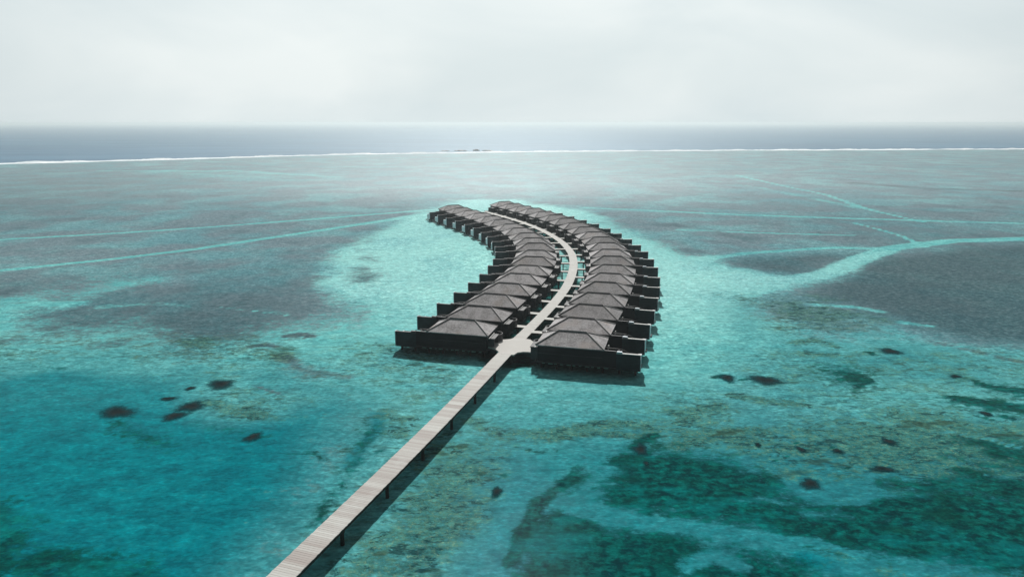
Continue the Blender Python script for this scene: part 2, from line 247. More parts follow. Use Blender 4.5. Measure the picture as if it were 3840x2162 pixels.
STROKES = [('grass','+',0.42,[(42.7,98.1),(46.3,97.5),(48.4,96.3),(51.4,95.9),(58.9,95.0),(64.4,95.3)],0.41),('grass','+',0.85,[(66.0,95.3),(69.2,94.6),(72.5,93.7),(77.3,91.4)],1.17),('grass','+',0.8,[(73.7,101.8),(75.7,100.3),(79.1,99.2),(82.4,98.1)],0.95),('rdk','+',0.6,[(79.7,121.4),(83.0,117.9),(86.4,113.5),(90.7,109.1)],1.08),('grass','+',0.7,[(65.4,89.6),(66.7,88.7)],0.6),('grass','+',0.8,[(69.3,89.9),(69.9,89.0)],0.52),('olive','+',1,[(53.9,92.0),(54.0,89.0),(54.1,86.9)],0.6),('olive','+',0.9,[(55.8,88.7),(56.3,86.1),(57.7,85.5)],0.67),('olive','+',1,[(23.5,90.2),(24.6,88.7),(27.6,91.4),(30.6,92.0)],0.96),('olive','+',1,[(23.3,83.4),(26.8,84.2),(30.3,83.9),(34.1,83.4)],0.82),('olive','+',0.9,[(33.9,96.0),(35.6,94.6),(38.8,93.3),(42.1,92.7)],0.99),('olive','+',0.8,[(21.6,80.3),(25.0,81.8),(28.4,81.8),(31.7,81.3)],1.04),('grass','+',0.7,[(33.4,103.3),(35.2,104.5),(34.7,101.0)],0.78),('olive','+',0.9,[(52.1,115.4),(54.0,114.0),(56.7,114.5)],0.75),('olive','+',0.8,[(52.6,121.4),(56.4,122.5),(59.0,119.4)],1.01),('grass','+',0.7,[(63.3,116.4),(63.9,114.5)],0.54),('olive','+',1,[(52.8,83.4),(56.4,82.3),(59.0,79.3),(63.5,77.4),(67.3,75.6)],2.16),('grass','+',0.55,[(53.9,82.8),(57.7,80.8),(60.0,77.4),(63.0,75.6)],1.33),('sand','+',0.9,[(57.1,84.5),(59.4,83.4),(62.2,82.3),(64.2,80.3)],0.24),('olive','+',0.9,[(33.9,80.3),(38.9,79.3),(42.4,77.4),(45.8,75.6),(48.6,73.0),(53.8,71.4)],2.27),('grass','+',0.9,[(33.8,80.0),(34.1,79.8)],0.18),('grass','+',0.9,[(36.7,79.2),(37.0,79.0)],0.18),('grass','+',0.9,[(33.1,77.4),(33.4,77.2)],0.17),('grass','+',0.9,[(35.9,80.8),(36.2,80.6)],0.18),('grass','+',0.9,[(40.4,79.8),(40.7,79.6)],0.18),('grass','+',0.9,[(40.7,78.3),(41.0,78.1)],0.17),('grass','+',0.9,[(48.4,81.3),(48.7,81.1)],0.18),('grass','+',0.9,[(48.6,80.5),(48.9,80.3)],0.18),('grass','+',0.9,[(41.3,75.8),(41.6,75.6)],0.17),('grass','+',0.9,[(39.3,75.1),(39.5,74.9)],0.17),('grass','+',0.9,[(42.3,75.6),(42.6,75.4)],0.17),('grass','+',0.9,[(46.0,76.9),(46.2,76.7)],0.17),('grass','+',0.9,[(47.6,75.6),(47.8,75.4)],0.17),('grass','+',0.9,[(31.4,76.0),(31.7,75.9)],0.17),('grass','+',0.9,[(47.6,73.4),(47.8,73.3)],0.17),('grass','+',0.9,[(56.0,72.2),(56.2,72.0)],0.16),('grass','+',0.9,[(56.8,72.0),(57.1,71.8)],0.16),('grass','+',0.9,[(38.4,80.3),(38.7,80.1)],0.18),('grass','+',0.9,[(40.0,80.8),(40.2,80.6)],0.18),('grass','+',0.9,[(42.2,80.3),(42.5,80.1)],0.18),('deep','+',0.55,[(31.8,74.7),(34.4,73.8),(38.2,73.0),(39.5,71.4),(35.0,68.3),(31.8,69.4)],1.52),('grass','-',0.9,[(32.5,73.4),(33.4,71.4),(33.6,69.0),(36.4,69.0),(37.9,69.8)],1.21),('grass','-',0.4,[(41.5,69.4),(44.2,68.8),(47.9,68.5),(51.6,68.1),(55.8,67.2)],0.7),('olive','+',1,[(43.1,70.6),(49.0,70.2),(54.2,69.0),(57.6,68.3)],1.41),('grass','-',0.95,[(16.2,64.0),(18.3,63.2),(20.5,61.9),(22.9,61.0),(25.7,60.4),(28.6,59.8),(30.3,58.8),(32.1,57.9)],0.29),('grass','-',0.3,[(27.8,57.9),(29.9,56.8),(33.1,56.6),(36.5,55.3),(40.8,54.2),(45.5,52.8)],1.57),('grass','+',0.55,[(24.7,54.2),(29.6,54.5),(35.4,53.3)],1.48),('deep','+',1,[(27.5,57.1),(30.4,56.0),(34.9,55.3),(38.9,53.7),(44.2,52.3)],2.09),('grass','-',0.25,[(30.4,64.0),(33.6,65.1),(36.1,64.4),(40.2,63.4)],0.87),('grass','-',0.4,[(23.9,67.2),(27.9,67.5),(30.9,65.4)],0.62),('grass','+',0.8,[(17.2,60.6),(19.6,59.1),(22.4,57.1),(25.3,55.8)],1.87),('grass','-',0.6,[(16.4,55.8),(19.1,57.1),(20.7,55.3)],0.73),('deep','+',0.6,[(46.5,134.1),(47.7,129.2),(45.1,122.5)],2.97),('grass','+',0.7,[(37.1,102.5),(39.3,102.9),(41.5,102.1)],0.48),('deep','+',0.75,[(1.2,60.9),(2.5,64.7),(4.9,69.8),(7.4,73.4),(11.2,76.5)],1.2),('grass','+',0.55,[(0.6,59.1),(2.1,63.1),(3.8,66.8),(6.0,71.4),(8.8,74.7)],0.83),('grass','-',0.85,[(-3.1,56.6),(-1.5,61.5),(0.3,67.2),(2.4,73.0),(5.6,77.4),(9.5,80.8),(14.6,81.8)],1.29),('deep','+',0.35,[(-3.1,56.6),(-1.5,61.5),(0.3,67.2),(2.4,73.0),(5.6,77.4),(9.5,80.8),(14.6,81.8)],1.58),('grass','-',0.6,[(6.0,65.4),(8.0,67.2),(9.4,65.4),(11.4,64.0),(16.0,63.1)],0.81),('grass','-',0.7,[(10.3,76.5),(12.7,79.3),(15.3,80.3)],1.17),('grass','+',1,[(14.5,75.6),(16.8,77.4),(18.9,76.0)],2.28),('grass','+',1,[(7.5,62.4),(10.9,60.9),(15.3,60.0)],1.29),('grass','+',0.8,[(1.1,57.1),(5.4,57.9),(8.7,57.1)],1.85),('grass','+',0.9,[(5.4,63.1),(6.7,63.4),(7.6,62.7)],0.79),('olive','+',1,[(-13.7,55.3),(-11.3,60.9),(-9.0,64.0),(-6.4,65.7),(-4.0,66.8)],2.29),('olive','+',1,[(-7.6,57.9),(-5.8,60.9),(-4.1,63.4)],1.92),('grass','+',0.5,[(-4.7,73.4),(-3.0,72.6),(-0.5,73.0)],0.51),('grass','+',0.55,[(-0.1,80.3),(1.9,80.0),(3.2,78.1),(4.4,79.5)],0.35),('olive','+',0.8,[(-5.8,87.8),(-2.0,84.4),(2.7,83.4),(7.4,83.4),(12.3,85.5)],1.41),('olive','+',0.9,[(6.0,84.4),(10.0,86.1),(16.0,86.1),(19.3,84.4)],0.91),('grass','+',0.55,[(16.1,80.8),(17.9,83.4),(18.9,82.3),(19.1,80.3)],0.64),('grass','+',0.45,[(5.4,81.3),(5.6,78.8)],0.39),('olive','+',0.8,[(-18.0,91.4),(-17.2,84.4),(-15.6,83.4),(-14.9,87.8)],1.43),('grass','+',0.55,[(-18.4,73.0),(-18.6,76.5),(-17.1,76.9),(-16.7,78.3)],0.45),('deep','+',0.8,[(-19.0,90.2),(-18.6,84.4),(-19.2,78.3),(-19.8,74.3)],1.2),('olive','+',0.6,[(-12.0,74.7),(-10.5,80.3),(-7.7,84.4)],1.57),('grass','+',0.45,[(-55.2,85.5),(-50.6,82.8),(-46.3,80.3),(-41.1,78.8)],0.88),('grass','+',0.4,[(-43.0,85.5),(-39.0,84.4),(-34.5,80.8)],0.73),('olive','+',1,[(-46.1,96.0),(-41.9,93.3),(-37.8,90.8),(-35.1,89.0)],1.33),('sand','+',0.55,[(-44.1,90.2),(-40.4,87.8),(-36.0,86.1),(-32.4,86.1)],0.59),('deep','-',0.35,[(-81.2,105.7),(-75.1,109.9),(-64.7,107.4),(-59.6,109.1)],2.03),('rdk','+',1,[(-40.4,114.5),(-35.2,109.5),(-30.6,106.9),(-26.0,104.5)],1.23),('rdk','+',0.9,[(-48.5,119.4),(-46.4,119.9),(-44.1,118.9)],0.61),('rdk','+',0.9,[(-43.3,125.2),(-40.9,126.4),(-38.4,124.7)],0.81),('rdk','+',0.7,[(-40.2,101.0),(-37.0,98.8),(-34.9,97.4)],0.42),('olive','+',0.9,[(-59.2,121.4),(-51.4,118.4),(-45.1,114.5),(-41.1,116.4)],2.74),('sand','+',0.4,[(-40.7,120.4),(-33.4,117.4),(-29.1,112.6)],2.72),('rdk','+',0.7,[(-99.7,122.5),(-93.8,123.6),(-82.7,119.4),(-75.7,121.4),(-67.5,124.7),(-59.2,129.2)],3.43),('grass','+',0.4,[(-94.3,115.4),(-84.8,110.8),(-75.0,107.4)],1.15),('deep','+',0.5,[(-58.3,112.6),(-48.7,111.7),(-42.0,109.9),(-34.7,105.7),(-29.7,103.3)],1.53),('grass','+',0.5,[(-27.3,77.4),(-24.7,78.3),(-23.0,76.0)],0.61),('grass','+',0.6,[(-20.8,61.2),(-20.9,65.4),(-20.3,69.0),(-19.7,71.4)],0.55),('sand','+',0.4,[(-98.7,147.8),(-100.1,160.7),(-97.6,170.4),(-93.2,175.9)],2.23),('sand','+',0.6,[(-112.3,144.5),(-108.2,151.3),(-99.8,149.5)],1.08),('sand','+',0.4,[(-92.1,147.1),(-86.3,149.5),(-80.9,151.3),(-72.9,147.8)],1.09),('sand','+',0.15,[(-67.4,149.5),(-59.3,147.1),(-48.5,141.3)],0.93),('rdk','-',0.5,[(-108.4,158.7),(-98.7,166.9),(-90.0,173.6)],4.52),('sand','+',0.45,[(132.4,197.0),(134.1,185.9),(141.4,180.8)],1.52),('sand','+',0.7,[(68.6,149.5),(76.8,147.8),(81.3,142.8)],0.94),('sand','+',0.6,[(136.8,502.7),(155.5,439.5),(163.4,369.3),(167.4,333.5)],2.55),('sand','+',0.5,[(120.0,670.4),(172.7,586.8),(253.2,541.6),(373.1,502.7)],2.54),('sand','+',0.5,[(217.0,369.3),(262.3,350.5)],1.28),('rdk','+',0.8,[(233.4,469.0),(261.8,426.0),(308.0,413.4)],4.24),('rdk','+',0.7,[(187.6,318.1),(210.2,279.1)],2.12),('rdk','+',0.6,[(34.6,279.1),(66.0,273.4),(86.3,239.5)],3.53),('rdk','+',0.4,[(-327.3,439.5),(-211.8,369.3),(-133.6,333.5)],6.75),('sand','+',0.5,[(-350.2,586.8),(-232.1,586.8),(-131.6,521.4)],3.99),('grass','+',0.75,[(42.4,64.0),(46.0,62.4),(51.0,60.3),(54.3,59.1)],1.94),('grass','+',0.7,[(53.0,73.4),(55.8,71.4),(61.0,70.2)],1.08),('grass','+',0.6,[(53.4,77.4),(56.6,75.6),(62.1,74.3)],0.91),('grass','+',0.65,[(48.5,69.4),(52.5,67.9),(58.2,66.4)],1.18),('sand','+',0.55,[(-2.0,54.0),(-0.8,59.4),(0.3,64.7),(1.9,70.2),(4.6,74.7),(8.0,77.9),(12.4,78.8)],0.7),('grass','+',0.85,[(-0.1,55.3),(1.7,60.3),(3.3,64.7),(5.5,69.4),(7.5,72.2)],0.67),('olive','+',1,[(5.0,82.3),(9.7,83.4),(14.4,83.4),(18.5,82.8)],0.57),('grass','+',0.8,[(15.6,79.3),(17.5,82.3),(19.1,83.4)],0.52),('sand','+',0.6,[(6.7,64.7),(8.8,63.7),(12.2,63.1),(15.9,62.4)],0.3),('grass','+',0.8,[(53.3,105.7),(55.4,104.1),(56.4,102.5),(53.6,100.3)],0.78),('grass','+',0.6,[(50.5,108.6),(52.9,107.4),(55.6,106.9)],0.46),('olive','+',1,[(60.2,74.7),(56.6,75.6),(52.6,76.0),(59.1,71.4)],1.49),('rdk','+',0.5,[(62.8,129.2),(66.4,128.1),(69.8,129.2)],1.54)]

# ------------------------------------------------------------------ lagoon: fields of sand, reef, weed and depth laid out on the ground
def sdf_poly(P, X, Y):
    P = np.array(P); n = len(P); d = np.full(X.shape, 1e18); ins = np.zeros(X.shape, bool)
    for i in range(n):
        a = P[i]; b = P[(i+1) % n]; e = b-a; wx = X-a[0]; wy = Y-a[1]
        t = np.clip((wx*e[0]+wy*e[1])/(e@e+1e-9), 0, 1)
        d = np.minimum(d, (wx-e[0]*t)**2+(wy-e[1]*t)**2)
        if a[1] != b[1]:
            c = ((a[1] > Y) != (b[1] > Y)) & (X < (b[0]-a[0])*(Y-a[1])/(b[1]-a[1])+a[0]); ins ^= c
    return np.where(ins, 1, -1)*np.sqrt(d)
def dist_line(P, X, Y):
    P = np.array(P); d = np.full(X.shape, 1e18)
    for i in range(len(P)-1):
        a = P[i]; b = P[i+1]; e = b-a; wx = X-a[0]; wy = Y-a[1]
        t = np.clip((wx*e[0]+wy*e[1])/(e@e+1e-9), 0, 1); d = np.minimum(d, (wx-e[0]*t)**2+(wy-e[1]*t)**2)
    return np.sqrt(d)
def m(P, X, Y, soft):
    soft = soft*2.0; x0, y0 = np.min(P, 0)-soft*2; x1, y1 = np.max(P, 0)+soft*2
    o = np.zeros(X.shape); k = (X > x0) & (X < x1) & (Y > y0) & (Y < y1)
    if k.any(): o[k] = np.clip(.5+sdf_poly(P, X[k], Y[k])/(2*soft), 0, 1)
    return o
SX = np.array([p[0] for p in SURF]); SY = np.array([p[1] for p in SURF])
def surf_y(x): return np.interp(x, SX, SY)

NR, NT_ = 560, 620
r = np.concatenate([np.linspace(-60, 25, 30, endpoint=False), 25*np.exp(np.linspace(0, math.log(1400/25), NR-30))])
tt = np.linspace(-1.75, 1.75, NT_)
T, Rr = np.meshgrid(tt, r); GY = Rr; GX = T*(Rr+75)
sy = surf_y(GX); GY = np.minimum(GY, sy+12)
X, Y = GX, GY
# low-frequency warp keeps every outline ragged
wx = 1.6*np.sin(X*.11+2.1*np.sin(Y*.043))+.9*np.sin(Y*.31+X*.17)+.5*np.sin(X*.63-Y*.47)
wy = 1.9*np.sin(Y*.093+1.7*np.sin(X*.051))+1.0*np.sin(X*.27-Y*.13)+.5*np.sin(X*.41+Y*.71)
sc = np.clip(Y/150, .35, 2.5); Xw = X+wx*sc*.55; Yw = Y+wy*sc*.8
reef = np.full(X.shape, .95)
sand = m(SAND_BOWL, Xw, Yw, 5)
near = np.clip((215-Y-.0*X)/120, 0, 1)                    # reef thins out towards the near lagoon
reef = reef*(1-sand)
nearfade = np.clip((Y+7*np.sin(X*.07)+5*np.sin(X*.19+Y*.05)-98+.12*X)/48, 0, 1); left = np.clip((-X-10)/20, 0, 1)
reef = reef*(1-left*(1-nearfade)*.9)
frontsand = np.clip((125-Y)/25, 0, 1)*np.clip((X+25)/15, 0, 1)
reef = reef*(1-frontsand)
reef = np.maximum(reef, m(DARK_REEF, Xw, Yw, 4)); reef = np.maximum(reef, m(ISLAND, Xw, Yw, 3.5))
for P in PATCHES: reef = np.maximum(reef, .75*m(P, Xw, Yw, 4))
for P in BROWN: reef = np.maximum(reef, .95*m(P, Xw, Yw, 3))
for P in TURQ_FAR: reef *= 1-.45*m(P, Xw, Yw, 25)
reef *= 1-.6*m(TURQ_LEFT, Xw, Yw, 8)
for P, wd in LINES: reef *= 1-(.95 if wd > 3 else .8)*np.clip(1.35-dist_line(P, X+wx*.12, Y+wy*.25)/(wd*.85*np.clip(Y/170, .5, 3)), 0, 1)
tr = m(TURQ_RIGHT, Xw, Yw, 8); reef = np.where(tr > 0, reef*(1-tr*.9*(1-m(DARK_REEF, Xw, Yw, 3))), reef)
deep = m(DEEP_LEFT, Xw, Yw, 6)*(.82+.28*np.clip((95-Y)/30, 0, 1))
deep = np.maximum(deep, .45*np.clip((120-Y)/20, 0, 1)*np.clip((-X-45)/20, 0, 1))
deep *= 1-.7*m(SHELF_LEFT, Xw, Yw, 3)
for P in BLUE_POOL: deep = np.maximum(deep, .6*m(P, Xw, Yw, 4))
deep = np.maximum(deep, .62*tr); deep = np.maximum(deep, .6*m(CHAN_MID, Xw, Yw, 2.0))
deep = np.maximum(deep, .35*m(TURQ_LEFT, Xw, Yw, 14))
deep = np.maximum(deep, .72*np.clip((118-Y)/42, 0, 1)*np.clip((X+30)/30, .5, 1)); deep = np.clip(deep+.14*np.clip((108-Y)/45, 0, 1)*(X > -5)*sand.clip(.4, 1), 0, 1)
deep = np.maximum(deep, .3*m(DARK_REEF, Xw, Yw, 8)*np.clip((170-Y)/60, 0, 1))
grass = np.zeros(X.shape)
rdark = 1.0*m(DARK_REEF, Xw, Yw, 5)
for P in BROWN+PATCHES[:4]: rdark = np.maximum(rdark, .8*m(P, Xw, Yw, 2))
rdark = np.maximum(rdark, .7*m(ISLAND, Xw, Yw, 4)); rdark = np.maximum(rdark, .75*np.clip((230-Y)/110, 0, 1)*np.clip((-X-20)/35, 0, 1))
rdark = np.maximum(rdark, .5*np.clip((X-60)/80, 0, 1)*np.clip((500-Y)/300, 0, 1)); rdark = np.maximum(rdark, .45*np.clip((-X-60)/200, 0, 1)*np.clip((800-Y)/300, 0, 1))
for P in GRASS: grass = np.maximum(grass, m(P, Xw, Yw, 2.5))
for P in GRASS_RIGHT: grass = np.maximum(grass, .8*m(P, Xw, Yw, 3))
for P in DARK_LEFT: grass = np.maximum(grass, .9*m(P, Xw, Yw, 2.5))
for P in STREAK: grass *= 1-.85*np.clip(1.3-dist_line(P, Xw, Yw)/1.0, 0, 1)
olive = np.maximum(m(OLIVE_MID, Xw, Yw, 3), .45*m(OLIVE_LITE, Xw, Yw, 4))
for P in OLIVE_RIGHT: olive = np.maximum(olive, .7*m(P, Xw, Yw, 5))
olive = np.maximum(olive, 1.0*m(BROWN_RIGHT, Xw, Yw, 5)); olive = np.maximum(olive, .75*m(SHELF_LEFT, Xw, Yw, 4))
olive = np.maximum(olive, .5*(Y < 122)*(1-deep)*np.clip((X+45)/20, 0, 1)*np.clip((-X-5)/5, 0, 1))
olive *= 1-.8*m(CHAN_MID, Xw, Yw, 1.5)
olive = np.maximum(olive, .4*np.clip((125-Y)/10, 0, 1)*np.clip((X-20)/25, 0, 1))
olive = np.maximum(olive, .55*np.clip((135-Y)/20, 0, 1)*np.clip((-X-15)/12, 0, 1)*(1-deep))
pale = m(SAND_BOWL, Xw, Yw, 8)*np.clip((Y-105)/60, 0, 1)*np.where(X < 20, 1, .8)
WK = [(.1, 113.8), (5.0, 129), (9.6, 145), (13.6, 161.5), (16.5, 180), (17.7, 196), (17.5, 208), (16.3, 221), (14.0, 234), (11.0, 246), (7.2, 258), (2.6, 270), (-2.4, 281), (-7.6, 291.5)]
wk = np.zeros(X.shape); k_ = (X > -25) & (X < 35) & (Y > 105) & (Y < 300)
wk[k_] = np.clip(1.6-dist_line(WK, X[k_], Y[k_])/5.5, 0, 1)*np.where((Y[k_] > 172) & (Y[k_] < 222), .45, .95)
grass = np.maximum(grass, wk)  # darker band along the boardwalk, laid in with the grass colour
FLD = {'grass': grass, 'olive': olive, 'deep': deep, 'rdark': rdark, 'reef': reef}
for ch, mode, s_, P, wd in STROKES:
    wd_ = wd; v_ = np.zeros(X.shape); x0, y0 = np.min(P, 0)-wd*3-4; x1, y1 = np.max(P, 0)+wd*3+4
    k_ = (X > x0) & (X < x1) & (Y > y0) & (Y < y1); kx = .35 if wd < 3 else .8
    v_[k_] = np.clip(1.25-dist_line(P, (X+wx*kx)[k_], (Y+wy*kx)[k_])/(wd*1.9), 0, 1)*s_
    if wd > 1.2: v_[k_] *= .72+.28*np.sin(X[k_]*.23+wd*7)*np.sin(Y[k_]*.19+X[k_]*.11)
    if ch == 'sand':
        for q in ('reef', 'grass', 'olive'): FLD[q] = FLD[q]*(1-v_)
    elif ch == 'rdk' and mode == '-': FLD['rdark'] = FLD['rdark']*(1-v_)
    elif ch == 'rdk':
        FLD['rdark'] = np.maximum(FLD['rdark'], v_); FLD['reef'] = np.maximum(FLD['reef'], v_)
    elif mode == '+': FLD[ch] = np.maximum(FLD[ch], v_)
    else: FLD[ch] = FLD[ch]*(1-v_)
grass, olive, deep, rdark, reef = (FLD[q] for q in ('grass', 'olive', 'deep', 'rdark', 'reef'))
verts = np.stack([X.ravel(), Y.ravel(), np.zeros(X.size)], 1)
ii = np.arange((NR-1)*(NT_-1)); ri = ii//(NT_-1); ci = ii % (NT_-1); a0 = ri*NT_+ci
faces = np.stack([a0, a0+1, a0+NT_+1, a0+NT_], 1)
def grid_mesh(name, verts, faces, mat, attrs=()):
    me = bpy.data.meshes.new(name); me.vertices.add(len(verts)); me.vertices.foreach_set('co', verts.ravel().astype(np.float32))
    me.loops.add(len(faces)*4); me.loops.foreach_set('vertex_index', faces.ravel().astype(np.int32))
    me.polygons.add(len(faces)); me.polygons.foreach_set('loop_start', np.arange(0, len(faces)*4, 4).astype(np.int32))
    me.update(calc_edges=True); me.validate()
    for nm, arr in attrs:
        at = me.attributes.new(nm, 'FLOAT', 'POINT'); at.data.foreach_set('value', arr.ravel().astype(np.float32))
    me.materials.append(mat); o = bpy.data.objects.new(name, me); COL.objects.link(o); return o

def water_bump(t, p, sc=1.0, amp=1.0):
    w1 = t.noise(t.mapv(p, (.42*sc, 1.0*sc, 1), math.radians(12)), 1.0, 4, .62, .6)
    w2 = t.noise(t.mapv(p, (1.5*sc, 3.1*sc, 1), math.radians(-15)), 1.0, 3, .6, .3)
    h = t.math('ADD', t.math('MULTIPLY', w1, .11*amp), t.math('MULTIPLY', w2, .06*amp))
    b = t.n('ShaderNodeBump'); b.inputs['Distance'].default_value = 1.0; b.inputs['Strength'].default_value = 1.0
    t.l(h, b.inputs['Height']); t.nrm = b.outputs[0]
    return w1, w2
def water_surface(t, c, rough, k, top):
    """light coming back from the bed (diffuse) under a clear rippled surface (glossy, Fresnel, held down by the waves' own slopes)"""
    t.t.nodes.remove(t.b); d = t.n('ShaderNodeBsdfDiffuse'); g = t.n('ShaderNodeBsdfGlossy'); f = t.n('ShaderNodeFresnel'); f.inputs['IOR'].default_value = 1.33
    t.l(c, d.inputs['Color']); t.put(g.inputs['Roughness'], rough); t.l(t.nrm, g.inputs['Normal']); t.l(t.nrm, f.inputs['Normal'])
    g.inputs['Color'].default_value = (.93, .98, 1, 1)
    fac = t.math('MINIMUM', t.math('MULTIPLY', f.outputs[0], k), top); m_ = t.n('ShaderNodeMixShader'); t.l(fac, m_.inputs[0])
    t.l(d.outputs[0], m_.inputs[1]); t.l(g.outputs[0], m_.inputs[2]); t.l(m_.outputs[0], t.out.inputs['Surface'])

def mat_lagoon():
    t = NT('lagoon_water'); p = t.geo()
    n_big = t.noise(p, .035, 5, .6); n_mid = t.noise(t.mapv(p, (1, 1.6, 1)), .16, 5, .62, .3)
    n_fine = t.noise(t.mapv(p, (1, 1.3, 1)), .75, 4, .7, .2); n_grit = t.noise(p, 2.2, 3, .8)
    w1, w2 = water_bump(t, p, 1.0, 1.0)
    def edge(a, amp=.5, w=.15):
        v = t.math('ADD', a, t.math('MULTIPLY', t.math('SUBTRACT', t.math('ADD', t.math('MULTIPLY', n_mid, .5), t.math('MULTIPLY', n_fine, .5)), .5), amp*4.5))
        return t.rng(v, .5-w, .5+w)
    reef, deep, grass, olive, rdark = (t.attr(k) for k in ('reef', 'deep', 'grass', 'olive', 'rdark'))
    sand = t.mix(t.rng(n_mid, .3, .7), (.11, .42, .42), (.19, .53, .51))
    sand = t.mix(t.rng(n_fine, .35, .75, 0, .4), sand, (.06, .29, .30))
    sand = t.mix(t.math('MULTIPLY', edge(t.attr('pale'), .05, .45), .75), sand, t.mix(t.rng(n_fine, .35, .65), (.27, .60, .575), (.38, .70, .665)))
    dc = t.mix(t.rng(n_mid, .3, .7), (.0, .115, .145), (.0, .19, .225))
    sand = t.mix(t.math('MULTIPLY', edge(t.attr('pale'), .05, .45), .75), sand, t.mix(t.rng(n_fine, .35, .65), (.27, .60, .575), (.38, .70, .665)))
    dc = t.mix(t.rng(n_fine, .4, .75, 0, .35), dc, (.01, .27, .29))
    c = t.mix(edge(deep, .10, .5), sand, dc)
    # reef flat: grey-mauve rubble with turquoise showing between
    rc = t.mix(t.rng(n_fine, .3, .7), (.085, .13, .16), (.24, .29, .325))
    rc = t.mix(t.rng(n_grit, .4, .8, 0, .7), rc, (.055, .085, .10))
    rc = t.mix(t.rng(t.noise(t.mapv(p, (1, .8, 1)), .085, 5, .72, .5), .5, .64, 0, .55), rc, (.06, .095, .115))
    rc = t.mix(t.rng(n_big, .42, .62, 0, .6), rc, (.14, .36, .38))
    rc = t.mix(t.math('MULTIPLY', edge(rdark, .15, .4), .85), rc, t.mix(t.rng(n_fine, .3, .7), (.012, .026, .038), (.075, .10, .115)))
    c = t.mix(t.math('MULTIPLY', edge(reef, .30, .2), .92), c, rc)
    oc = t.mix(t.rng(n_fine, .35, .65), (.0, .045, .035), (.075, .20, .135))
    oc = t.mix(t.rng(n_grit, .5, .7, 0, .7), oc, (.20, .33, .23))
    c = t.mix(t.math('MULTIPLY', edge(olive, .6, .25), t.rng(n_grit, .3, .65, .35, .95)), c, oc)
    sp = t.noise(t.mapv(p, (.5, 1.05, 1)), .62, 4, .85, .4); sp2 = t.noise(t.mapv(p, (.5, 1.0, 1)), .17, 3, .8, .3)
    c = t.mix(t.math('MULTIPLY', t.rng(sp, .53, .60), t.rng(olive, .15, .6, 0, .9)), c, (.012, .055, .055))
    c = t.mix(t.math('MULTIPLY', t.rng(sp2, .60, .66), t.rng(olive, .1, .5, 0, .7)), c, (.03, .065, .04))
    gc = t.mix(t.rng(n_fine, .35, .7), (.0, .014, .014), (.0, .125, .105))
    gc = t.mix(t.rng(n_mid, .48, .64, 0, .6), gc, (.0, .035, .022))
    gc = t.mix(t.rng(t.noise(t.mapv(p, (.7, 1.1, 1)), .12, 4, .7), .5, .64, 0, .6), gc, (.0, .17, .17))
    c = t.mix(t.math('MULTIPLY', edge(grass, .42, .16), .95), c, gc)
    g1 = t.noise(t.mapv(p, (1, 1.25, 1)), 1.35, 2, .6); g2 = t.noise(p, .42, 3, .6); far_ = t.noise(t.mapv(p, (1, .55, 1)), .016, 5, .7)
    cd = c
    c = t.mix(t.rng(g1, .36, .64), t.mix(1., c, (.68, .75, .77), 'MULTIPLY'), t.mix(1., c, (1.25, 1.2, 1.18), 'MULTIPLY'))
    c = t.mix(t.rng(g2, .38, .62), t.mix(1., c, (.80, .86, .88), 'MULTIPLY'), t.mix(1., c, (1.16, 1.1, 1.1), 'MULTIPLY'))
    c = t.mix(t.rng(far_, .4, .62), t.mix(1., c, (.80, .86, .90), 'MULTIPLY'), t.mix(1., c, (1.14, 1.12, 1.1), 'MULTIPLY'))
    c = t.mix(t.math('MAXIMUM', t.math('MULTIPLY', deep, .6), t.rng(n_big, .42, .6, .65, 0)), c, cd)
    # ripple light painted into the bed colour: brighter crests, darker troughs
    c = t.mix(t.rng(w1, .25, .75, 0, 1), t.mix(.42, c, (0, .02, .03)), c)
    c = t.mix(t.rng(w2, .5, .72, 0, .5), c, t.mix(1., c, (1.7, 1.7, 1.7), 'MULTIPLY'))
    c = t.mix(t.rng(w2, .3, .5, .35, 0), c, t.mix(1., c, (.35, .45, .45), 'MULTIPLY'))
    sep = t.n('ShaderNodeSeparateXYZ'); t.l(p, sep.inputs[0])
    water_surface(t, c, t.rng(sep.outputs['Y'], 120, 500, .05, .48), t.rng(sep.outputs['Y'], 110, 480, .022, .32), t.rng(sep.outputs['Y'], 110, 480, .012, .08))
    return t.m
lag = grid_mesh('lagoon_water', verts, faces, mat_lagoon(), [('reef', reef), ('deep', deep), ('grass', grass), ('olive', olive), ('rdark', rdark), ('pale', pale)])
tag(lag, 'shallow turquoise lagoon water over sand, reef and seagrass', 'water', kind='structure')

def mat_ocean():
    t = NT('ocean_water'); p = t.geo()
    w1, w2 = water_bump(t, p, .12, 5.0)
    big = t.noise(t.mapv(p, (.25, 1, 1)), .012, 5, .65); sm = t.noise(t.mapv(p, (.4, 1, 1)), .09, 4, .7)
    c = t.mix(t.rng(big, .3, .7), (.01, .075, .145), (.035, .13, .22))
    c = t.mix(t.rng(sm, .4, .75, 0, .6), c, (.07, .13, .19))
    water_surface(t, c, .48, .5, .095)
    return t.m
xs = np.linspace(-45000, 45000, 2); 
ox = np.concatenate([[-45000, -20000, -8000, -3000], np.linspace(-2400, 2400, 240), [3000, 8000, 20000, 45000]])
rows = []
sb = np.where(np.abs(ox) < 2500, surf_y(np.clip(ox, SX[0], SX[-1])), surf_y(np.clip(ox, SX[0], SX[-1])))
sb = np.where(ox < SX[0], np.maximum(-300, SY[0]+(ox-SX[0])*.75), sb)
for k in (0, 40, 120, 400, 1200, 4000, 12000, 45000): rows.append(np.stack([ox, sb+k if k < 45000 else np.full(ox.shape, 46000.), np.full(ox.shape, -.004)], 1))
ov = np.concatenate(rows); n = len(ox); nr_ = len(rows)
ff = np.array([(j*n+i, j*n+i+1, (j+1)*n+i+1, (j+1)*n+i) for j in range(nr_-1) for i in range(n-1)])
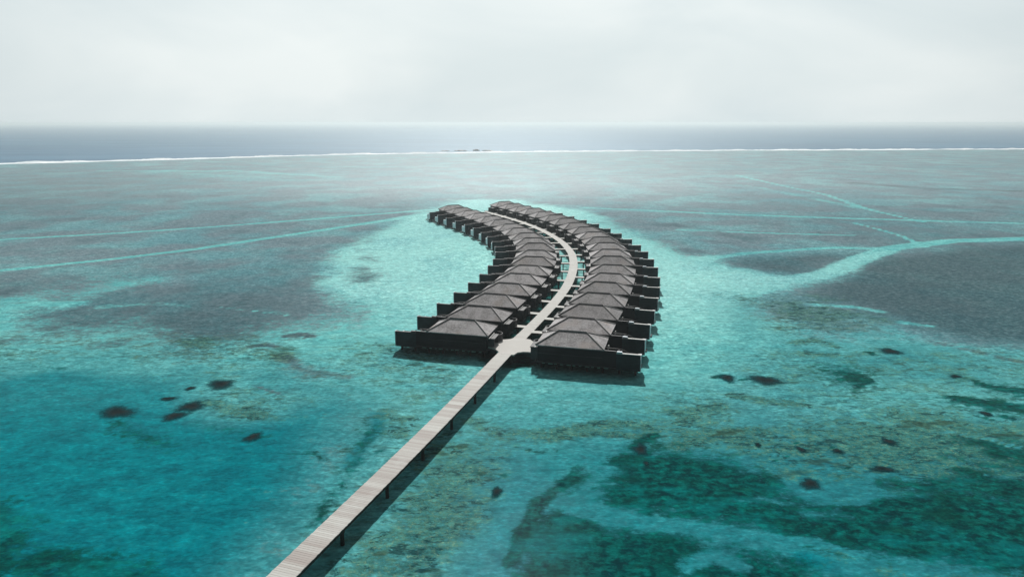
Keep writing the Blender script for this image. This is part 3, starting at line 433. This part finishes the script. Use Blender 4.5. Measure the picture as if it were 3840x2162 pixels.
oc = grid_mesh('ocean', ov, ff, mat_ocean()); tag(oc, 'deep blue ocean beyond the reef edge', 'water', kind='structure')
# everything the lagoon fan does not reach
bed = MB().poly([(-45000, -3000, -.3), (45000, -3000, -.3), (45000, 46500, -.3), (-45000, 46500, -.3)], [(0, 1, 2, 3)]).build('seabed', mat_plain('seabed_sand', (.12, .3, .3), .2, .8, .02))
tag(bed, 'pale sea bed under the lagoon and ocean', 'seabed', kind='structure')

# surf breaking on the reef edge: broken white ridge of foam with real height
def mat_foam():
    t = NT('foam'); p = t.geo(); a = t.noise(t.mapv(p, (.5, 1, 1)), .05, 5, .7)
    t.base(t.mix(t.rng(a, .3, .7), (.55, .62, .66), (.85, .88, .9)), .8, .2); return t.m
s = MB(); xx = np.linspace(-1000, 1950, 1500); rs = random.Random(3)
prof = [(-.5, .02), (-.2, .25), (.05, .9), (.3, .35), (.5, .02)]; P = []
ph = [rs.uniform(0, 6) for _ in range(8)]
for x in xx:
    y = float(surf_y(x)) if x > SX[0] else float(SY[0]+(x-SX[0])*.75)
    n1 = math.sin(x*.013+ph[0])+.7*math.sin(x*.041+ph[1])+.5*math.sin(x*.11+ph[2])+.4*math.sin(x*.29+ph[3])
    wd = (26 if x > -250 else 25)*(1+.22*n1)*(1 if x > -520 else 1); wd = max(wd, 7)+rs.uniform(-3, 3)
    h = max(.25, 1.1+.5*math.sin(x*.07+ph[4])+.4*math.sin(x*.19+ph[5])+rs.uniform(-.25, .25))
    off = 3*math.sin(x*.021+ph[6])+2*math.sin(x*.083+ph[7])
    for q, z in prof: P.append((x, y+off+q*wd, z*h+.01))
k = len(prof)
s.poly(P, [(i*k+j, (i+1)*k+j, (i+1)*k+j+1, i*k+j+1) for i in range(len(xx)-1) for j in range(k-1)])
tag(s.build('surf', mat_foam()), 'long white line of surf breaking on the outer reef edge', 'surf', kind='structure')

# ------------------------------------------------------------------ boardwalk
WALK = [(-36.8, 2), (-28.4, 26.5), (-19.95, 51.3), (-9.7, 82.5), (-.15, 113.4), (4.8, 129), (9.6, 145), (13.6, 161.5), (16.5, 180), (17.7, 196), (17.5, 208), (16.3, 221), (14.0, 234), (11.0, 246), (7.2, 258), (2.6, 270), (-2.4, 281), (-7.6, 291.5), (-11.8, 299)]
def catmull(P, step=.2):
    out = []
    for i in range(len(P)-1):
        p0 = Vector(P[max(i-1, 0)]); p1 = Vector(P[i]); p2 = Vector(P[i+1]); p3 = Vector(P[min(i+2, len(P)-1)])
        n = max(2, int((p2-p1).length/step))
        for k in range(n):
            t = k/n; out.append(.5*((2*p1)+(p2-p0)*t+(2*p0-5*p1+4*p2-p3)*t*t+(3*p1-p0-3*p2+p3)*t**3))
    out.append(Vector(P[-1])); return out
path = catmull(WALK, .05)
acc = [0]
for a, b in zip(path, path[1:]): acc.append(acc[-1]+(b-a).length)
def at_s(s_):
    import bisect
    i = min(max(bisect.bisect(acc, s_)-1, 0), len(path)-2)
    f = (s_-acc[i])/max(acc[i+1]-acc[i], 1e-6); p = path[i].lerp(path[i+1], f); d = (path[min(i+5, len(path)-1)]-path[max(i-5, 0)]).normalized()
    return p, d, Vector((d.y, -d.x))
DZ = 2.0
def HWs(s): return 1.22-.1*min(1, max(0, (s-119)/6))
HW = 1.12
walk = empty('boardwalk', (path[0].x, path[0].y, 0))
tag(walk, 'long pale plank boardwalk on dark piles curving between the two rows of villas', 'boardwalk')
def rel(o):
    o.location = (-path[0].x, -path[0].y, 0); return o
rp = random.Random(11); pk = MB(); s_ = 0.; tone = .6; PW = .29
while s_ < acc[-1]-PW:
    (a, _, ta), (b, _, tb) = at_s(s_+.012), at_s(s_+PW-.012)
    if rp.random() < .22: tone = rp.uniform(.25, 1.)
    far = min(1, max(0, (s_-95)/25))
    tn = min(1, max(0, tone+rp.uniform(-.28, .28)))*(1-far)+far*rp.uniform(.6, .9)
    H_ = HWs(s_); e1 = H_+rp.uniform(-.02, .03); e2 = H_+rp.uniform(-.02, .03); z = DZ+rp.uniform(-.004, .004)
    q = [a-ta*e1, a+ta*e2, b+tb*e2, b-tb*e1]
    pk.poly([(v.x, v.y, z-.05) for v in q]+[(v.x, v.y, z) for v in q], [(4,5,6,7),(0,1,5,4),(1,2,6,5),(2,3,7,6),(3,0,4,7)], tn)
    s_ += PW
rel(pk.build('plank_deck', M_PLANK, walk))
for side in (-1, 1):
    eb = MB(); pr = None; q = 0.
    P = []
    while q < acc[-1]:
        p, d, tn_ = at_s(q); c = p+tn_*side*(HWs(q)-.13); P.append(c); q += 1.5
    for a, b in zip(P, P[1:]): eb.beam((a.x, a.y, DZ-.055), (b.x, b.y, DZ-.055), .16, .36)
    rel(eb.build('edge_beam', M_PILE, walk))
q = 6.1; npile = 0
while q < acc[-1] and npile < 90:
    p, d, tn_ = at_s(q)
    cb = MB().beam((*(p-tn_*(HWs(q)-.15)), DZ-.42), (*(p+tn_*(HWs(q)-.15)), DZ-.42), .3, .3); rel(cb.build('cross_beam', M_PILE, walk))
    for side in (-1, 1):
        c = p+tn_*side*(HWs(q)-.38); rel(MB().cyl(c.x, c.y, -.6, DZ-.45, .21, 10).build('pile', M_PILE, walk)); npile += 1
    q += 9.05
# the flared landing where the jetty meets the first two villas
pad = [(-4.6, 113.9), (-3.5, 113.1), (-2.8, 112.1), (-2.15, 110.6), (-1.9, 109.6), (.3, 109.2), (.9, 110.4), (1.9, 110.8), (2.9, 110.7), (4.0, 110.2), (4.5, 110.0), (5.6, 114.3), (4.3, 115.2), (3.3, 117.6), (.7, 118.9), (.3, 118.5), (-.3, 117.9), (-1.3, 117.6), (-2.4, 117.7), (-3.4, 118.2)]
n = len(pad); pm = MB().poly([(x, y, DZ+.012) for x, y in pad]+[(x, y, DZ-.25) for x, y in pad], [tuple(range(n)), tuple(range(2*n-1, n-1, -1))]+[(i, n+i, n+(i+1) % n, (i+1) % n) for i in range(n)], .62)
rel(pm.build('landing_deck', M_PLANK, walk))

# ------------------------------------------------------------------ villas
ridge_cap_h = .06
def make_villa(sg):
    """local x outward from the boardwalk (mirrored by sg), y along the row, origin under the inner front eave corner"""
    root = empty('water_villa', (0, 0, 0)); B = lambda m_, nm, mat, par=root, **k: m_.build(nm, mat, par, flip=sg, **k)
    LU, LV, EZ, RZ = 11.4, 6.7, 4.2, 5.9; h = LV/2
    # body under the roof
    body = MB().box(.35, LU-.35, .22, LV-.3, 1.45, EZ-.04)
    B(body, 'wall', M_WALL)
    # sub-parts: eaves thickness, hip planes
    rf = MB(); z0 = EZ; e = .0
    P = [(0, 0, z0), (LU, 0, z0), (LU, LV, z0), (0, LV, z0), (h, h, RZ), (LU-h, h, RZ)]
    lo = [(0, 0, z0-.16), (LU, 0, z0-.16), (LU, LV, z0-.16), (0, LV, z0-.16)]
    rf.poly(P+lo, [(0, 1, 5, 4), (1, 2, 5), (2, 3, 4, 5), (3, 0, 4), (0, 6, 7, 1), (1, 7, 8, 2), (2, 8, 9, 3), (3, 9, 6, 0), (6, 9, 8, 7)])
    roof = B(rf, 'roof', M_ROOF)
    cp = MB()
    for a, b in (((0, 0, z0), P[4]), ((0, LV, z0), P[4]), ((LU, 0, z0), P[5]), ((LU, LV, z0), P[5]), (P[4], P[5])):
        a = Vector(a)+Vector((0, 0, .05)); b = Vector(b)+Vector((0, 0, .07)); cp.tube([a, b], .085, 5)
    B(cp, 'ridge_cap', M_CAP, roof)
    # terrace beyond the house, with a low privacy wall stepping down towards the sea
    B(MB().box(-.1, 13.4, .08, LV+1.1, 1.2, 1.44).box(13.4, 16.2, 3.4, LV+1.1, 1.2, 1.44), 'platform', M_DARK)
    B(MB().box(LU-.35, 13.4, .2, .42, 1.45, 4.02), 'privacy_wall', M_WALL)
    pw = MB().box(13.4, 17.25, .2, .45, .95, 3.68)
    B(pw, 'pool_wall', M_WALLT)
    B(MB().box(.3, LU-.3, .14, .218, 2.72, 2.84), 'trim_rail', M_WALLB)
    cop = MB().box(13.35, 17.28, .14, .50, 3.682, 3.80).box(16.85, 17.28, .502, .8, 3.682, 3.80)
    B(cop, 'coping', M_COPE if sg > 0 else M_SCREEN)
    B(MB().box(17.282, 17.38, .12, .8, .95, 3.80), 'wall_end', M_WHITE)
    B(MB().box(.3, 16.9, .62, .70, .78, .90), 'lower_lattice', M_WALL)
    B(MB().box(LU-.3, 13.3, .16, .46, 4.022, 4.09), 'wall_cap', M_SCREEN)
    B(MB().box(16.98, 17.25, .46, 3.7, .9, 2.85), 'end_panel', M_WHITE)
    B(MB().box(13.5, 16.95, .46, 3.4, 1.0, 2.9).box(13.42, 13.62, .46, 3.5, 2.9, 3.3), 'pool_basin', M_WALLB)
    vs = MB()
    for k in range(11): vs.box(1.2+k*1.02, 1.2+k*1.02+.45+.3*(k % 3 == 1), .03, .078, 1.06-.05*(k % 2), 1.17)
    B(vs, 'light_dashes', M_LIGHT_DASH)  # added pale boxes, painting dashes of light below the wall
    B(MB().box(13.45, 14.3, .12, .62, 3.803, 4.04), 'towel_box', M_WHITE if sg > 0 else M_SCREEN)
    # curved handrail of the steps that lead down from the terrace
    rail = [(LU+.1, 2.6, 3.75), (LU+1.3, 2.7, 3.72), (LU+2.3, 2.9, 3.62), (LU+3.1, 3.2, 3.3), (LU+3.7, 3.6, 2.85), (LU+4.2, 4.0, 2.3), (LU+4.6, 4.3, 1.5)]
    B(MB().tube(rail, .07), 'handrail', M_STEEL)
    B(MB().box(LU+.1, LU+.28, LV-2.2, LV-2.0, 1.44, 3.3).box(LU+.08, LU+.34, LV-2.25, LV-1.95, 3.3, 3.55), 'lamp_post', M_COPE)
    # steps to the water behind the end panel
    st = MB()
    for k in range(5): st.box(14.6+.55*k, 15.1+.55*k, LV-1.9, LV-.4, 1.15-.25*k, 1.22-.25*k)
    B(st, 'steps', M_WALLB)
    # entrance porch on the walkway side with its flat canopy, gutter and rounded screen
    B(MB().box(-.95, .33, .75, 1.0, 1.45, 3.45).box(-.95, .33, 3.3, 3.5, 1.45, 3.45).box(-.95, .33, 1.0, 3.3, 1.2, 1.44), 'porch', M_SCREEN)
    B(MB().box(-1.05, .3, .7, 3.6, 3.452, 3.58), 'porch_roof', M_SCREEN)
    B(MB().box(-.2, -.05, .3, 3.7, 3.603, 3.72), 'gutter', M_COPE)
    sc_ = MB(); nseg = 9; A = [math.pi*(.5+k/nseg) for k in range(nseg+1)]
    for r_, flip in ((1.25, 0),):
        P = []
        for a in A:
            for rr in (1.25, 1.13):
                for z in (1.46, 3.3): P.append((-.1+rr*math.cos(a), 4.9+1.0*rr*math.sin(a)*.95, z))
        F = []
        for k in range(nseg):
            o = 4*k; F += [(o, o+4, o+5, o+1), (o+2, o+3, o+7, o+6), (o+1, o+5, o+7, o+3), (o, o+2, o+6, o+4)]
        sc_.poly(P, F)
    B(sc_, 'curved_screen', M_SCREEN)
    B(MB().box(-.02, .33, 3.9, 5.9, 1.45, 3.6), 'entrance_wall', M_WALL)
    for (x, y) in ((.9, .9), (.9, 5.9), (3.5, .9), (6, .9), (6, 5.9), (8.6, .9), (11.2, .9), (11.2, 5.9), (13.9, 1.1), (14.3, 6.2), (16.5, 1.1), (16.5, 3.0)):
        B(MB().cyl(x, y, -.6, 1.21, .2, 9), 'pile', M_PILE)
    B(MB().box(.3, 16.7, .75, 1.05, .9, 1.198), 'floor_beam', M_PILE)
    return root
ORD = ['nearest', 'second nearest', 'third nearest', 'fourth nearest', 'fifth nearest', 'sixth nearest', 'seventh nearest', 'eighth nearest', 'ninth nearest', 'tenth nearest',
       'eleventh nearest', 'twelfth nearest', 'thirteenth nearest', 'fourteenth nearest', 'fifteenth nearest', 'sixteenth nearest', 'seventeenth nearest', 'eighteenth nearest', 'nineteenth nearest', 'twentieth nearest', 'farthest']
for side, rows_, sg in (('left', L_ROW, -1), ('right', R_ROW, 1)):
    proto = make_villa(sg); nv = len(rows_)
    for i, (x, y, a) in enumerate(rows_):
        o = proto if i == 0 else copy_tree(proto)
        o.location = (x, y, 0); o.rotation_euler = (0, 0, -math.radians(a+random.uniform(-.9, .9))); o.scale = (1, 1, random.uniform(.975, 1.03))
        od = 'farthest' if i == nv-1 else ORD[i]
        look = ('dark timber water villa with grey hip roof' if i < 9 else ('grey roofed water villa with pale pool end panel' if side == 'left' else 'grey roofed water villa with sunlit inner hip'))
        where = f', {od} in the {side} row'
        if i == 0: where = f' at the jetty landing, {side} row'
        tag(o, look+where, 'villa', 'water villas lining the curved boardwalk')
# ------------------------------------------------------------------ little bridges from the boardwalk to each door
def nearest_on_path(x, y):
    v = Vector((x, y)); i = min(range(0, len(path), 8), key=lambda k: (path[k]-v).length_squared); return path[i]
for side, rows_, sg in (('left', L_ROW, -1), ('right', R_ROW, 1)):
    for i, (x, y, a) in enumerate(rows_):
        if i == 0: continue
        a = math.radians(a); u = Vector((math.cos(a)*sg, -math.sin(a)*sg)); v = Vector((math.sin(a), math.cos(a)))
        st_ = Vector((x, y))+v*4.9-u*.25
        q = nearest_on_path(st_.x, st_.y); L_ = (q-st_).dot(-u)-HW+.12
        L_ = max(L_, .6)
        br = empty('access_bridge', (st_.x, st_.y, 0), math.atan2(-u.y, -u.x))
        dk = MB(); n_ = max(3, int(L_/.3)); rb = random.Random(i*7+(sg > 0))
        for k in range(n_): dk.box(k*L_/n_+.01, (k+1)*L_/n_-.01, -.72, .72, DZ-.06, DZ+.002, rb.uniform(.75, 1.))
        dk.build('plank_deck', M_PLANK, br)
        MB().box(0, L_-.03, -.66, -.54, DZ-.3, DZ-.062).box(0, L_-.03, .54, .66, DZ-.3, DZ-.062).build('edge_beam', M_PILE, br)
        if L_ > 2.2:
            for yy in (-.5, .5): MB().cyl(L_*.45, yy, -.6, DZ-.31, .13, 8).build('pile', M_PILE, br)
        od = 'farthest' if i == len(rows_)-1 else ORD[i]
        tag(br, f'short pale plank bridge from the boardwalk to the {od} villa of the {side} row', 'bridge', 'short bridges from boardwalk to villas')

# ------------------------------------------------------------------ coral heads just breaking the surface
def mat_coral():
    t = NT('coral'); p = t.geo(); a = t.noise(p, 1.1, 5, .7, .4); b_ = t.noise(p, 4, 3, .7)
    c = t.mix(t.rng(a, .3, .7), (.006, .012, .014), (.02, .02, .019)); c = t.mix(t.rng(b_, .5, .8, 0, .5), c, (.034, .02, .017))
    rim = t.attr('rim'); c = t.mix(t.rng(rim, .1, 1., .05, .85), c, (.0, .075, .09))
    t.base(c, .9, .0); t.bump(t.math('ADD', a, b_), .05, .6)
    # the ragged rim breaks up into separate knobs with water between them
    t.l(t.rng(t.math('ADD', t.math('MULTIPLY', rim, 1.1), t.math('MULTIPLY', t.math('SUBTRACT', t.noise(p, 2.2, 4, .75), .5), .9)), .35, 1.06, 1, 0), t.b.inputs['Alpha']); return t.m
M_CORAL = mat_coral()
CNAME = ['wide dark coral head alone at the far left of the deep water', 'dark coral head forming the upper end of the pair in the deep water', 'dark coral head forming the lower left end of the pair in the deep water', 'broad dark coral head topmost of the left lagoon group', 'tiny dark coral patch left of the topmost head', 'ragged small coral patch above the dark pair', 'small dark coral head standing apart on the lower right of the left group',
 'round black coral head at the edge of the green seagrass', 'wide reddish brown coral patch on pale sand right of the villas', 'faint brown coral speckles left of the wide reddish patch', 'small dark coral mound in the turquoise shallows at upper right', 'long low black coral bar on the grey rubble at right', 'small lone brown coral head in the pale channel right of the jetty',
 'small dark coral lump upper left of the grey rubble field', 'small dark coral lump in the middle of the grey rubble field', 'small dark coral lump upper right of the grey rubble field', 'little dark coral head in turquoise water by the right edge', 'ragged coral clump at the tip of the dark seagrass', 'tiny coral lump just below the ragged clump at the seagrass tip', 'small dark coral patch in the weedy band at the right', 'tiny coral lump leftmost on the grey rubble field']
for ci_, (c, rx, ry) in enumerate(CORAL):
    rc_ = random.Random(ci_+50); ns, nr2 = 40, 6; ph = [rc_.uniform(0, 6.28) for _ in range(6)]
    V = [(0, 0, .12)]; F = []
    for j in range(1, nr2+1):
        for k in range(ns):
            a = 2*math.pi*k/ns; q = 1+.15*math.sin(2*a+ph[0])+.11*math.sin(3*a+ph[1])+.07*math.sin(5*a+ph[2])+.05*math.sin(9*a+ph[3])+rc_.uniform(-.07, .07)
            f_ = j/nr2; V.append((1.18*rx*q*f_*math.cos(a), 1.18*ry*q*f_*math.sin(a), .13*(1-f_**2)-.02*(j == nr2)+rc_.uniform(-.02, .02)*(f_ < .9)))
    for k in range(ns): F.append((0, 1+k, 1+(k+1) % ns))
    for j in range(nr2-1):
        for k in range(ns):
            a0_ = 1+j*ns+k; b0_ = 1+j*ns+(k+1) % ns; F.append((a0_, a0_+ns, b0_+ns, b0_))
    o = MB().poly(V, F).build('coral_head', M_CORAL, smooth=True); o.location = (c[0], c[1], 0)
    at_ = o.data.attributes.new('rim', 'FLOAT', 'POINT'); at_.data.foreach_set('value', [0.]+[j/nr2 for j in range(1, nr2+1) for _ in range(ns)])
    tag(o, CNAME[ci_], 'coral', 'dark coral heads in the lagoon')

# dark rocks standing on the outer reef behind the surf
t_ = NT('wet_rock'); p_ = t_.geo(); t_.base(t_.mix(t_.rng(t_.noise(p_, .3, 4), .3, .7), (.03, .035, .04), (.08, .085, .09)), .6, .3); M_ROCK = t_.m
RN = ['leftmost low dark rock behind the surf, straight beyond the villas', 'longest low dark rock behind the surf beyond the villas', 'tallest dark rock behind the surf beyond the villas', 'rightmost low dark rock behind the surf beyond the villas']
for k, (x, y, l, hh) in enumerate([(-96, 985, 6, .9), (-74, 990, 9, 1.3), (-52, 994, 5, 2.0), (-36, 997, 8, 1.1)]):
    rr = random.Random(k+5); bm_ = bmesh.new(); bmesh.ops.create_icosphere(bm_, subdivisions=3, radius=1)
    for v_ in bm_.verts: v_.co = Vector((v_.co.x*l, v_.co.y*5, v_.co.z*hh))*(1+rr.uniform(-.18, .18))
    me = bpy.data.meshes.new('reef_rock'); bm_.to_mesh(me); bm_.free(); me.materials.append(M_ROCK)
    o = bpy.data.objects.new('reef_rock', me); COL.objects.link(o); o.location = (x, y+16, .1)
    tag(o, RN[k], 'rock', 'rocks on the outer reef')

# ------------------------------------------------------------------ sea haze
HZ = MB().box(-46000, 46000, -3100, 47000, -1.3, 41.5).build('haze', bpy.data.materials.new('haze_air'))
hm = HZ.data.materials[0]; hm.use_nodes = True; hn = hm.node_tree; hn.nodes.clear()
pv = hn.nodes.new('ShaderNodeVolumePrincipled'); ho = hn.nodes.new('ShaderNodeOutputMaterial')
pv.inputs['Color'].default_value = (.76, .86, .89, 1); pv.inputs['Density'].default_value = .00021; pv.inputs['Anisotropy'].default_value = .45
hn.links.new(pv.outputs[0], ho.inputs['Volume'])
tag(HZ, 'pale sea haze over the water', 'haze', kind='stuff')
